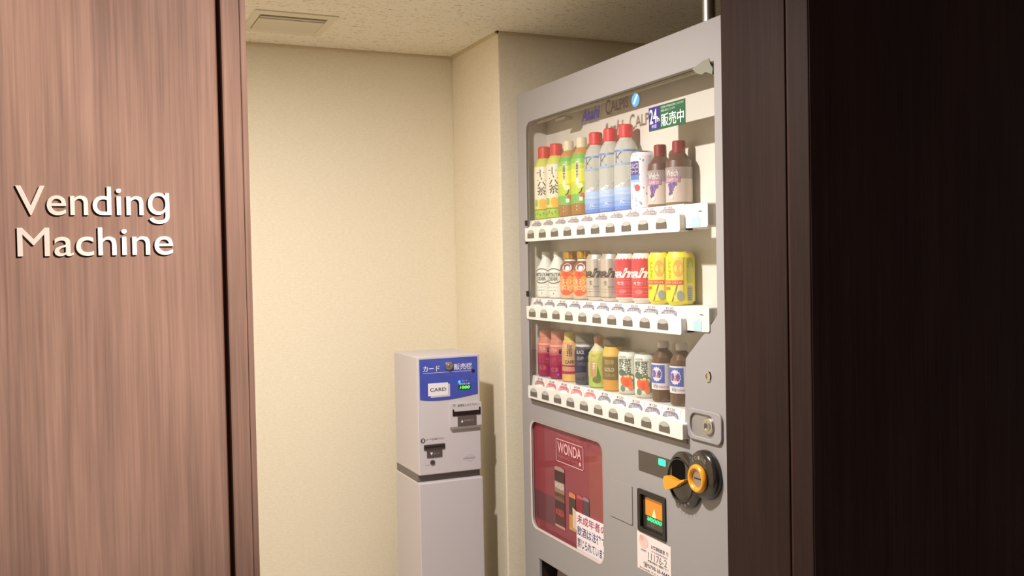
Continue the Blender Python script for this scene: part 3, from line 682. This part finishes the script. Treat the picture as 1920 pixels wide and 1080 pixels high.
#PRODUCTS
# ------------------------------------------------------------------ DRINKS ON DISPLAY
XC = 1.3085
YP = 1.93; PP = .0795
def profile(pts):
    def r(z):
        if z <= pts[0][0]: return pts[0][1]
        for (a, ra), (c, rc) in zip(pts, pts[1:]):
            if z <= c: return ra+(rc-ra)*(z-a)/max(1e-9, c-a)
        return pts[-1][1]
    return r
def lathe(b, cx, cy, zb, pts, bands, k=32):
    """pts (z, r) from the bottom; bands [(z_to, material)]"""
    zs = sorted(set([z for z, _ in pts]+[z for z, _ in bands if pts[0][0] < z < pts[-1][0]])); r = profile(pts)
    ring_ = []
    for z in zs: ring_.append([(cx+r(z)*math.cos(2*PI*i/k), cy+r(z)*math.sin(2*PI*i/k), zb+z) for i in range(k)])
    for a, c, za, zb_ in zip(ring_, ring_[1:], zs, zs[1:]):
        m = next((m for zt, m in bands if zb_ <= zt+1e-6), bands[-1][1])
        b.add(a+c, [(i, (i+1) % k, k+(i+1) % k, k+i) for i in range(k)], m, True)
    b.add(ring_[0], [tuple(reversed(range(k)))], bands[0][1]); b.add(ring_[-1], [tuple(range(k))], bands[-1][1])
class Wrap:
    """print wrapped on a lathed body: angle phi (deg) from -X towards -Y"""
    def __init__(s, cx, cy, zb, r): s.b = B(); s.c = (cx, cy, zb); s.r = r
    def P(s, phi, z, lay):
        a = math.radians(phi); q = s.r(z)+.0002+lay*.00022
        return (s.c[0]-q*math.cos(a), s.c[1]-q*math.sin(a), s.c[2]+z)
    def grid(s, f0, f1, z0, z1, m, lay=1, test=None, nf=None, nz=None):
        nf = nf or max(2, int(abs(f1-f0)/9)); nz = nz or 2
        vs = [s.P(f0+(f1-f0)*i/nf, z0+(z1-z0)*j/nz, lay) for j in range(nz+1) for i in range(nf+1)]
        s.b.add(vs, [(j*(nf+1)+i, j*(nf+1)+i+1, (j+1)*(nf+1)+i+1, (j+1)*(nf+1)+i) for j in range(nz) for i in range(nf)], m, True)
    def poly(s, pts, m, lay=2): s.b.add([s.P(p, z, lay) for p, z in pts], [tuple(range(len(pts)))], m)
    def disc(s, f, z, rf, rz, m, lay=2, k=16):
        s.b.add([s.P(f, z, lay)]+[s.P(f+rf*math.cos(2*PI*i/k), z+rz*math.sin(2*PI*i/k), lay) for i in range(k)], [(0, 1+i, 1+(i+1) % k) for i in range(k)], m)
    def text(s, body, f0, f1, z0, z1, m, lay=3, bold=0., shear=0.):
        vs, fs = glyphs(body, bold, 0, shear)
        s.b.add([s.P(f0+(f1-f0)*x, z0+(z1-z0)*y, lay) for x, y, _ in vs], fs, m)
    def done(s, parent, name='label', label=None): return s.b.obj(name, parent, label)
def put(i, zb, name, label, cat, group=None):
    return thing(name, (XC, YP+PP*i, zb), label, cat, group)
C = lambda r, g_, b_, ro=.4, me=0.: mat((r, g_, b_), ro, me, coat=.3)
INK = C(70, 66, 52)
Z1, Z2, Z3 = 1.4485, 1.2135, .9755

# --- row 1: two white-label teas
PETP = [(0, .026), (.003, .031), (.012, .0325), (.06, .0325), (.135, .0325), (.158, .031), (.176, .024), (.190, .0145), (.196, .0135)]
def pet(i, bands, capm, name, label, cat, group, cap_r=.0145, cap_h=(.196, .219), prof=PETP, caplabel=None):
    t = put(i, Z1, name, label, cat, group); y = YP+PP*i
    b = B(); lathe(b, XC, y, Z1, prof, bands); b.obj('body', t)
    b = B(); h0, h1 = cap_h; lathe(b, XC, y, Z1, [(h0, cap_r*.97), (h0+.002, cap_r), (h1-.003, cap_r), (h1, cap_r*.85)], [(h1, capm)], 24); b.obj('cap', t, label=caplabel)
    return t, y
def tea(i, label):
    t, y = pet(i, [(.03, C(168, 196, 66)), (.06, C(214, 214, 120)), (.158, C(232, 224, 200)), (.21, C(206, 210, 96))], C(214, 62, 50), 'tea_bottle', label, 'bottle', 'white-label tea bottles on the top shelf', .0185, (.180, .220), caplabel='red cap sleeve')
    w_ = Wrap(XC, y, Z1, profile(PETP))
    w_.text('十', 18, 62, .128, .150, INK, 3, .02); w_.text('六', 22, 70, .099, .126, INK, 3, .02); w_.text('茶', 20, 72, .072, .098, INK, 3, .02)
    w_.text('ア\nサ\nヒ', 84, 100, .112, .152, C(96, 98, 80), 3, .02); w_.grid(85, 98, .084, .110, C(120, 118, 90), 2)
    w_.disc(50, .046, 20, .016, C(240, 172, 50), 2); w_.disc(85, .062, 14, .011, C(222, 214, 130), 2); w_.disc(8, .05, 12, .011, C(150, 180, 100), 2)
    w_.grid(-20, 130, .028, .031, C(120, 140, 50), 2)
    for q in range(7): w_.disc(0+q*18, .014+.004*(q % 2), 5, .004, C(120, 160, 50), 2, 8)
    w_.done(t)
tea(9, 'white-label tea bottle with red cap at far left of top shelf')
tea(8, 'white-label tea bottle with red cap and orange fruit, second on top shelf')
def green(i, label):
    t, y = pet(i, [(.034, C(158, 112, 56)), (.060, C(120, 178, 84)), (.086, C(184, 204, 62)), (.094, C(204, 204, 50)), (.130, C(222, 222, 70)), (.145, C(188, 210, 76)), (.158, C(140, 190, 80)), (.172, C(118, 178, 84)), (.22, C(196, 142, 80))], C(226, 212, 178), 'green_tea_bottle', label, 'bottle', 'lime green tea bottles on the top shelf', .0155, (.190, .219), caplabel='beige cap')
    w_ = Wrap(XC, y, Z1, profile(PETP))
    w_.grid(28, 44, .085, .150, C(238, 226, 200), 2); w_.text('緑\n茶', 29, 43, .104, .148, C(70, 90, 60), 3, .02)
    w_.disc(50, .082, 16, .008, C(232, 234, 160), 3); w_.poly([(40, .062), (52, .068), (58, .078), (61, .078), (56, .066), (44, .060)], C(60, 60, 40), 4)
    w_.disc(62, .057, 12, .006, C(216, 92, 76), 4); w_.grid(44, 62, .040, .051, C(224, 234, 200), 4)
    w_.disc(30, .026, 2, .002, C(250, 240, 210), 3, 6); w_.disc(30, .016, 2, .002, C(250, 240, 210), 3, 6); w_.done(t)
green(7, 'yellow-green tea bottle with beige cap beside the white-label teas')
green(6, 'yellow-green tea bottle with beige cap beside the clear water bottles')
# --- three clear bottles with red cap sleeves
CLR = clear_plastic((226, 226, 216), .42)
def water(i, label):
    t, y = pet(i, [(.012, C(104, 140, 206)), (.026, C(130, 162, 216)), (.042, C(152, 180, 222)), (.060, C(176, 198, 228)), (.10, CLR), (.22, CLR)], C(214, 58, 62), 'clear_drink_bottle', label, 'bottle', 'clear drink bottles with red caps', .0185, (.188, .222), caplabel='red cap sleeve')
    w_ = Wrap(XC, y, Z1, profile(PETP)); BLx = C(104, 132, 196)
    w_.grid(-30, 150, .151, .1555, BLx, 2); w_.grid(-30, 150, .117, .122, C(150, 170, 206), 2)
    w_.text('K', 4, 44, .122, .150, C(92, 104, 120), 3, -.01)
    w_.poly([(-20, .058), (20, .058), (40, .060), (60, .074), (48, .070), (36, .072), (20, .066), (0, .064)], C(214, 222, 234), 2)
    w_.poly([(40, .058), (120, .058), (110, .066), (90, .074), (70, .080), (58, .072)], C(206, 216, 232), 2)
    for z, a0, a1 in ((.050, 0, 60), (.040, 10, 80), (.030, 10, 70), (.018, 20, 90)): w_.grid(a0, a1, z, z+.0012, C(200, 212, 236), 3)
    w_.text('K', 30, 50, .020, .027, C(220, 228, 244), 4); w_.done(t)
    b = B(); lathe(b, XC, y, Z1, [(.183, .0165), (.188, .0165)], [(.19, C(240, 236, 230))], 24); b.obj('neck_ring', t)
water(5, 'clear drink bottle with red cap beside the lime green teas')
water(4, 'middle one of the three clear red-capped drink bottles')
water(3, 'clear drink bottle with red cap beside the white dotted carton')
# --- white dotted can
t = put(2, Z1, 'milky_drink_can', 'white dotted soft drink can with blue and purple label on top shelf', 'can'); y = YP+PP*2
P8 = [(0, .028), (.004, .031), (.12, .031), (.132, .030), (.140, .026)]
b = B(); lathe(b, XC, y, Z1, P8, [(.2, C(234, 232, 236))]); b.obj('body', t)
b = B(); lathe(b, XC, y, Z1, [(.140, .0255), (.143, .026), (.144, .024)], [(.2, STEEL)]); b.obj('lid', t)
w_ = Wrap(XC, y, Z1, profile(P8)); w_.grid(-15, 38, .084, .118, C(72, 56, 122), 2); w_.grid(-15, 38, .072, .084, C(78, 122, 196), 2); w_.grid(-15, 38, .066, .072, C(150, 190, 228), 2)
w_.text('カルピス', -14, 36, .100, .114, C(236, 230, 244), 3, .03); w_.text('ウォーター', -8, 34, .087, .098, C(226, 222, 240), 3, .02)
w_.disc(30, .052, 13, .0085, C(222, 70, 76), 3); w_.disc(12, .058, 6, .005, C(150, 196, 226), 3)
random.seed(9)
for q in range(26):
    fa = random.choice([0, 20, 45, 60, 75, 90, 105, 120]); w_.disc(fa+random.uniform(-6, 6), random.uniform(.01, .132) if fa > 42 else random.choice([random.uniform(.008, .04), random.uniform(.122, .134)]), 3, .0022, C(150, 150, 190), 2, 8)
w_.done(t)
# --- grape drinks
GP = [(0, .029), (.003, .031), (.016, .0315), (.06, .0315), (.088, .032), (.104, .030), (.116, .020), (.122, .0155)]
def grape(i, label):
    t = put(i, Z1, 'grape_drink_bottle', label, 'bottle', 'small grape drink bottles'); y = YP+PP*i
    b = B(); lathe(b, XC, y, Z1, GP, [(.06, C(200, 184, 172)), (.088, C(152, 138, 134)), (.13, C(92, 62, 50))]); b.obj('body', t)
    b = B(); lathe(b, XC, y, Z1, [(.121, .0145), (.123, .0155), (.148, .0155), (.151, .014)], [(.2, C(132, 36, 44))], 24); b.obj('cap', t, label='dark red cap')
    w_ = Wrap(XC, y, Z1, profile(GP)); w_.grid(-20, 60, .052, .066, C(164, 120, 140), 2); w_.text('Welch', -4, 52, .066, .082, C(232, 224, 220), 3, .01); w_.text('GRAPE 50', -6, 50, .054, .062, C(226, 196, 214), 3, .01)
    for q, (fa, z) in enumerate([(8, .046), (16, .048), (25, .047), (33, .049), (12, .040), (21, .041), (30, .043), (16, .034), (25, .036), (20, .029), (40, .048), (12, .026)]): w_.disc(fa, z, 6, .0042, C(96, 70, 142) if q % 2 else C(120, 92, 150), 3+q % 2, 10)
    w_.disc(22, .018, 9, .005, C(236, 228, 206), 3, 10); w_.grid(-60, 120, .0, .006, C(120, 100, 76), 2); w_.done(t)
grape(1, 'small grape drink bottle with dark red cap beside the dotted can')
grape(0, 'small grape drink bottle with dark red cap at right end of top shelf')

# --- row 2
MP = [(0, .024), (.003, .029), (.010, .031), (.075, .031), (.088, .029), (.104, .020), (.116, .014), (.122, .0125)]
def cider(i, label):
    t = put(i, Z2, 'cider_bottle', label, 'bottle', 'clear cider bottles on the middle shelf'); y = YP+PP*i
    b = B(); lathe(b, XC, y, Z2, MP, [(.13, C(224, 226, 214))]); b.obj('body', t)
    b = B(); lathe(b, XC, y, Z2, [(.121, .0125), (.123, .0135), (.136, .0135), (.138, .012)], [(.2, C(216, 222, 206))], 24); b.obj('cap', t)
    w_ = Wrap(XC, y, Z2, profile(MP)); G = C(92, 98, 96)
    for sgn, zc in ((1, .087), (-1, .044)):
        pts = [(f_, zc+sgn*(.0)+(-sgn)*((f_-32)/50)**2*.010) for f_ in range(-14, 79, 8)]
        for (fa, za), (fb, zb) in zip(pts, pts[1:]): w_.poly([(fa, za-.0015), (fb, zb-.0015), (fb, zb+.0015), (fa, za+.0015)], G, 2)
    w_.text('MITSUYA', -12, 74, .064, .075, G, 3, .025); w_.text('CIDER', 0, 60, .052, .062, G, 3, .025)
    w_.text('サイダー', 0, 56, .030, .034, C(140, 146, 140), 3); w_.grid(5, 50, .022, .0235, C(160, 166, 160), 2)
    w_.disc(34, .014, 3, .002, C(110, 110, 100), 2, 8); w_.done(t)
cider(9, 'clear cider bottle at far left of middle shelf')
cider(8, 'clear cider bottle beside the orange gold-capped bottles')
OP = [(0, .028), (.003, .031), (.085, .0315), (.096, .029), (.108, .0185), (.114, .0165)]
def vit(i, label):
    t = put(i, Z2, 'vitamin_drink_bottle', label, 'bottle', 'orange vitamin drink bottles'); y = YP+PP*i
    b = B(); lathe(b, XC, y, Z2, OP, [(.012, C(196, 180, 150)), (.02, C(222, 190, 140)), (.075, C(226, 156, 62)), (.082, C(200, 120, 66)), (.108, C(122, 76, 66)), (.12, C(232, 214, 186))]); b.obj('body', t)
    b = B(); lathe(b, XC, y, Z2, [(.113, .017), (.116, .0195), (.134, .0195), (.137, .018)], [(.2, mat((206, 160, 56), .25, .7))], 28); b.obj('cap', t, label='gold cap')
    w_ = Wrap(XC, y, Z2, profile(OP)); w_.disc(40, .090, 28, .012, C(224, 196, 186), 2); w_.disc(44, .088, 12, .006, C(250, 240, 230), 3)
    w_.disc(32, .044, 54, .034, C(222, 88, 50), 2, 24); w_.text('ビタミン', -8, 70, .044, .058, C(250, 226, 206), 4, .03); w_.text('ストロング', -10, 72, .026, .041, C(250, 230, 214), 4, .03); w_.disc(34, .072, 12, .007, C(220, 60, 40), 3, 12)
    w_.done(t)
vit(7, 'orange vitamin bottle with gold cap beside the cider bottles')
vit(6, 'orange vitamin bottle with gold cap beside the silver cans')
CP = [(0, .0255), (.002, .027), (.009, .0325), (.112, .0325), (.122, .0275), (.1245, .0265)]
def can(i, label, group, name, bands, draw, zb=Z2, prof=CP, lidz=.1245, lidr=.027):
    t = put(i, zb, name, label, 'can', group); y = YP+PP*i
    b = B(); lathe(b, XC, y, zb, prof, bands, 40); b.obj('body', t)
    b = B(); lathe(b, XC, y, zb, [(lidz-.0015, lidr-.0005), (lidz+.001, lidr), (lidz+.002, lidr-.001), (lidz+.0005, lidr-.003)], [(.2, STEEL)], 32); b.obj('lid', t)
    b = B(); b.box(XC-.010, XC+.004, y-.006, y+.006, zb+lidz+.0015, zb+lidz+.0025, STEEL); b.obj('pull_tab', t)
    w_ = Wrap(XC, y, zb, profile(prof)); draw(w_); w_.done(t)
SV = mat((224, 217, 205), .3, .7); 
def dry(w_):
    D = C(62, 54, 50); w_.text('Asahi', -100, 98, .062, .088, D, 3, .035, .3); w_.text('生', 14, 34, .042, .054, C(120, 112, 98), 3, .02)
    w_.grid(-30, 120, .010, .0115, C(126, 116, 100), 2); w_.grid(-20, 70, .024, .025, C(150, 142, 126), 2); w_.grid(-20, 70, .031, .032, C(150, 142, 126), 2); w_.text('BEER', 36, 66, .036, .040, C(140, 130, 116), 3)
    w_.grid(100, 104, .012, .108, C(130, 120, 104), 2); w_.grid(109, 111, .012, .108, C(140, 130, 114), 2)
can(5, 'silver beer can beside the orange gold-capped bottles', 'silver beer cans', 'beer_can', [(.2, SV)], dry)
can(4, 'silver beer can beside the red cans', 'silver beer cans', 'beer_can', [(.2, SV)], dry)
RC = C(206, 58, 66)
def redc(w_):
    w_.text('Asahi', -104, 98, .062, .088, C(246, 236, 226), 3, .035, .3); w_.text('本生', 0, 42, .044, .054, C(244, 222, 216), 3, .03); w_.text('ドラフト', 46, 84, .044, .054, C(226, 140, 140), 3, .01)
    for z in (.038, .057, .020, .028): w_.grid(-30, 130, z, z+.0010, C(228, 130, 132), 2)
    w_.disc(30, .028, 20, .006, C(224, 110, 112), 3)
    for q in range(10): w_.poly([(-30+q*16, .108), (-14+q*16, .108), (-22+q*16, .114)], RC, 2)
for i, lb in ((3, 'red and white beer can beside the silver cans'), (2, 'red and white beer can beside the yellow cans')):
    can(i, lb, 'red and white beer cans', 'beer_can', [(.012, C(232, 222, 208)), (.109, RC), (.2, C(226, 216, 204))], redc)
YE = C(228, 214, 44)
def lemon(w_):
    w_.grid(28, 66, .014, .112, C(230, 216, 112), 2); w_.disc(46, .086, 20, .020, C(240, 176, 72), 3, 20)
    w_.text('シ\nト\nラ\nス', -2, 16, .062, .106, C(150, 140, 40), 3); w_.grid(-30, 66, .048, .058, C(220, 76, 46), 4); w_.text('LEMON CHU-HI', -20, 60, .050, .056, C(250, 214, 160), 5)
    w_.grid(-30, 10, .036, .043, C(232, 106, 50), 4); w_.poly([(16, .008), (30, .028), (40, .048), (44, .048), (36, .028), (22, .008)], C(110, 120, 50), 5)
    w_.disc(54, .022, 14, .012, C(150, 156, 150), 4); w_.grid(84, 108, .008, .044, C(160, 168, 150), 3)
    w_.grid(82, 112, .052, .108, C(190, 196, 50), 2)
    for (a, c) in (((84, .090), (98, .112)), ((98, .112), (112, .090)), ((112, .090), (84, .090))): w_.poly([(a[0], a[1]), (c[0], c[1]), (c[0], c[1]-.002), (a[0], a[1]-.002)], C(110, 116, 40), 4)
    for q in range(6): w_.grid(86, 106, .012+q*.005, .0135+q*.005, C(110, 116, 110), 4)
CPL = [(z, r*1.04) for z, r in CP]
can(1, 'yellow lemon can with red band beside the red cans', 'yellow lemon cans', 'lemon_drink_can', [(.2, YE)], lemon, prof=CPL, lidr=.028)
can(0, 'yellow lemon can with red band at right end of middle shelf', 'yellow lemon cans', 'lemon_drink_can', [(.2, YE)], lemon, prof=CPL, lidr=.028)

# --- row 3
def sq(i, name, label, group, bands, capm, draw, prof, caph, capr, caplabel=None, cat='bottle'):
    t = put(i, Z3, name, label, cat, group); y = YP+PP*i
    b = B(); lathe(b, XC, y, Z3, prof, bands); b.obj('body', t)
    b = B(); h0, h1 = caph; lathe(b, XC, y, Z3, [(h0, capr*.96), (h0+.002, capr), (h1-.004, capr), (h1, capr*.8)], [(h1, capm)], 24); b.obj('cap', t, label=caplabel)
    w_ = Wrap(XC, y, Z3, profile(prof)); draw(w_); w_.done(t)
HP = [(0, .027), (.003, .0305), (.08, .031), (.096, .030), (.112, .0265), (.118, .025)]
def rd_(w_):
    w_.grid(58, 110, .074, .088, C(86, 40, 66), 2); w_.text('TEA', 10, 50, .078, .090, C(226, 160, 150), 3, .02); w_.text('紅茶', 8, 56, .020, .034, C(206, 110, 116), 3, .02); w_.grid(-30, 130, .070, .0712, C(220, 130, 120), 2); w_.grid(-20, 90, .044, .0452, C(190, 80, 90), 3)
RB = [(.05, C(152, 30, 52)), (.072, C(160, 40, 62)), (.095, C(196, 104, 88)), (.1, C(226, 160, 130)), (.2, C(192, 116, 92))]
sq(9, 'red_tea_bottle', 'deep red tea bottle at far left of bottom shelf', 'deep red tea bottles', RB, C(196, 124, 100), rd_, HP, (.117, .142), .0255, 'salmon cap sleeve')
sq(8, 'red_tea_bottle', 'deep red tea bottle beside the beige coffee bottle', 'deep red tea bottles', RB, C(196, 124, 100), rd_, HP, (.117, .142), .0255, 'salmon cap sleeve')
def bei(w_):
    w_.text('珈\n琲', 30, 62, .072, .108, C(110, 80, 50), 3, .01); w_.text('CAFE', 20, 70, .052, .062, C(130, 90, 60), 3, .02); w_.grid(-30, 130, .044, .0475, C(150, 60, 50), 2)
    w_.grid(-30, 130, .022, .030, C(170, 56, 56), 2)
sq(7, 'coffee_bottle', 'beige and red coffee bottle with pale yellow cap on bottom shelf', None, [(.022, C(224, 180, 96)), (.045, C(214, 150, 116)), (.108, C(208, 168, 112)), (.114, C(226, 150, 100)), (.2, C(206, 186, 96))], C(204, 188, 90), bei, HP, (.117, .142), .023, 'pale yellow cap')
def blk(w_):
    w_.text('BLACK', 10, 56, .086, .096, C(196, 190, 180), 3, .02); w_.text('無糖', 14, 52, .068, .080, C(150, 146, 140), 3, .02); w_.text('COFFEE', 8, 60, .054, .062, C(130, 126, 120), 3); w_.grid(66, 150, .004, .104, C(104, 96, 84), 1); w_.grid(0, 60, .030, .031, C(90, 86, 80), 2)
sq(6, 'black_coffee_bottle', 'black coffee bottle with grey cap on bottom shelf', None, [(.106, C(54, 50, 52)), (.112, C(196, 194, 188)), (.2, C(110, 104, 94))], C(112, 106, 96), blk, HP, (.117, .143), .0275, 'dark grey cap')
GB = [(0, .027), (.003, .0305), (.08, .031), (.094, .029), (.106, .020), (.114, .014), (.12, .013)]
def grn(w_):
    w_.poly([(44, .030), (66, .026), (110, .030), (112, .098), (90, .100), (70, .094), (58, .080), (50, .060)], C(86, 166, 62), 2); w_.grid(-30, 10, .030, .095, C(206, 190, 120), 2); w_.grid(14, 40, .03, .09, C(196, 150, 100), 2)
    w_.disc(44, .022, 22, .009, C(110, 116, 50), 3); w_.text('茶', 22, 42, .050, .070, C(236, 226, 190), 3, .02)
sq(5, 'green_tea_bottle', 'green and yellow tea bottle with orange cap on bottom shelf', None, [(.03, C(176, 196, 86)), (.100, C(190, 192, 90)), (.2, C(206, 196, 160))], C(200, 146, 92), grn, GB, (.12, .140), .0145, 'orange cap')
def gol(w_):
    w_.grid(-30, 130, .030, .090, C(112, 94, 52), 2); w_.text('珈琲', 6, 60, .070, .084, C(190, 160, 80), 3, .02); w_.text('GOLD', 6, 60, .052, .062, C(206, 190, 140), 3, .02); w_.text('PREMIUM', 6, 60, .038, .046, C(160, 136, 76), 3, .01)
sq(4, 'gold_tea_bottle', 'golden tea bottle with dark flat cap on bottom shelf', None, [(.03, C(206, 150, 56)), (.092, C(196, 150, 60)), (.106, C(222, 178, 90)), (.2, C(222, 176, 60))], C(84, 74, 52), gol, HP, (.119, .141), .029, 'dark olive cap')
VP = [(0, .0255), (.004, .029), (.010, .0295), (.098, .0295), (.106, .027), (.110, .0265)]
def veg(w_):
    G = C(76, 100, 80); w_.text('野菜\n生活', -6, 66, .056, .092, G, 3, .02); w_.text('KAGOME', -4, 40, .095, .100, C(130, 140, 140), 3); w_.disc(14, .056, 24, .008, C(86, 110, 86), 2)
    w_.disc(50, .044, 34, .012, C(96, 124, 70), 2); w_.disc(24, .036, 17, .012, C(230, 98, 48), 3); w_.disc(52, .036, 18, .013, C(236, 108, 52), 4); w_.disc(40, .030, 14, .010, C(222, 84, 44), 5); w_.disc(62, .022, 14, .010, C(236, 122, 74), 4)
    w_.disc(20, .016, 14, .008, C(96, 136, 104), 4); w_.disc(84, .030, 10, .018, C(120, 140, 84), 2); w_.grid(6, 70, .092, .0925, G, 2); w_.disc(50, .048, 8, .004, C(250, 190, 110), 6)
for i, lb in ((3, 'white vegetable juice can with tomato print beside the gold bottle'), (2, 'white vegetable juice can with tomato print beside the brown vitamin bottles')):
    can(i, lb, 'white vegetable juice cans', 'juice_can', [(.012, C(206, 200, 184)), (.2, C(226, 228, 214))], veg, Z3, VP, .110, .027)
BP = [(0, .026), (.003, .0285), (.010, .029), (.098, .029), (.108, .027), (.120, .019), (.127, .0125), (.131, .012)]
DK2 = C(92, 66, 48, .15)
def vitb(w_):
    WH = C(226, 220, 224); w_.grid(-60, 150, .030, .094, WH, 1); w_.grid(-30, 62, .046, .090, C(66, 96, 176), 2)
    star = []
    for q in range(28): a = 2*PI*q/28; rr2 = 1 if q % 2 else .84; star.append((22+30*rr2*math.cos(a), .068+.0185*rr2*math.sin(a)))
    w_.b.add([w_.P(22, .068, 3)]+[w_.P(a, z, 3) for a, z in star], [(0, 1+q, 1+(q+1) % 28) for q in range(28)], C(238, 222, 226))
    w_.text('ビタミン', -4, 44, .070, .077, C(206, 70, 84), 4, .03); w_.text('C1000', 0, 42, .059, .066, C(206, 90, 100), 4, .02); w_.text('Vit', 2, 30, .034, .044, C(120, 140, 110), 4, 0, .3); w_.text('DRINK', 34, 80, .035, .040, C(190, 140, 146), 4)
for i, lb in ((1, 'brown glass vitamin bottle with white cap beside the juice cans'), (0, 'brown glass vitamin bottle with white cap at right end of bottom shelf')):
    sq(i, 'vitamin_tonic_bottle', lb, 'brown glass vitamin bottles', [(.2, DK2)], C(226, 218, 208), vitb, BP, (.130, .1465), .0145, 'white cap')
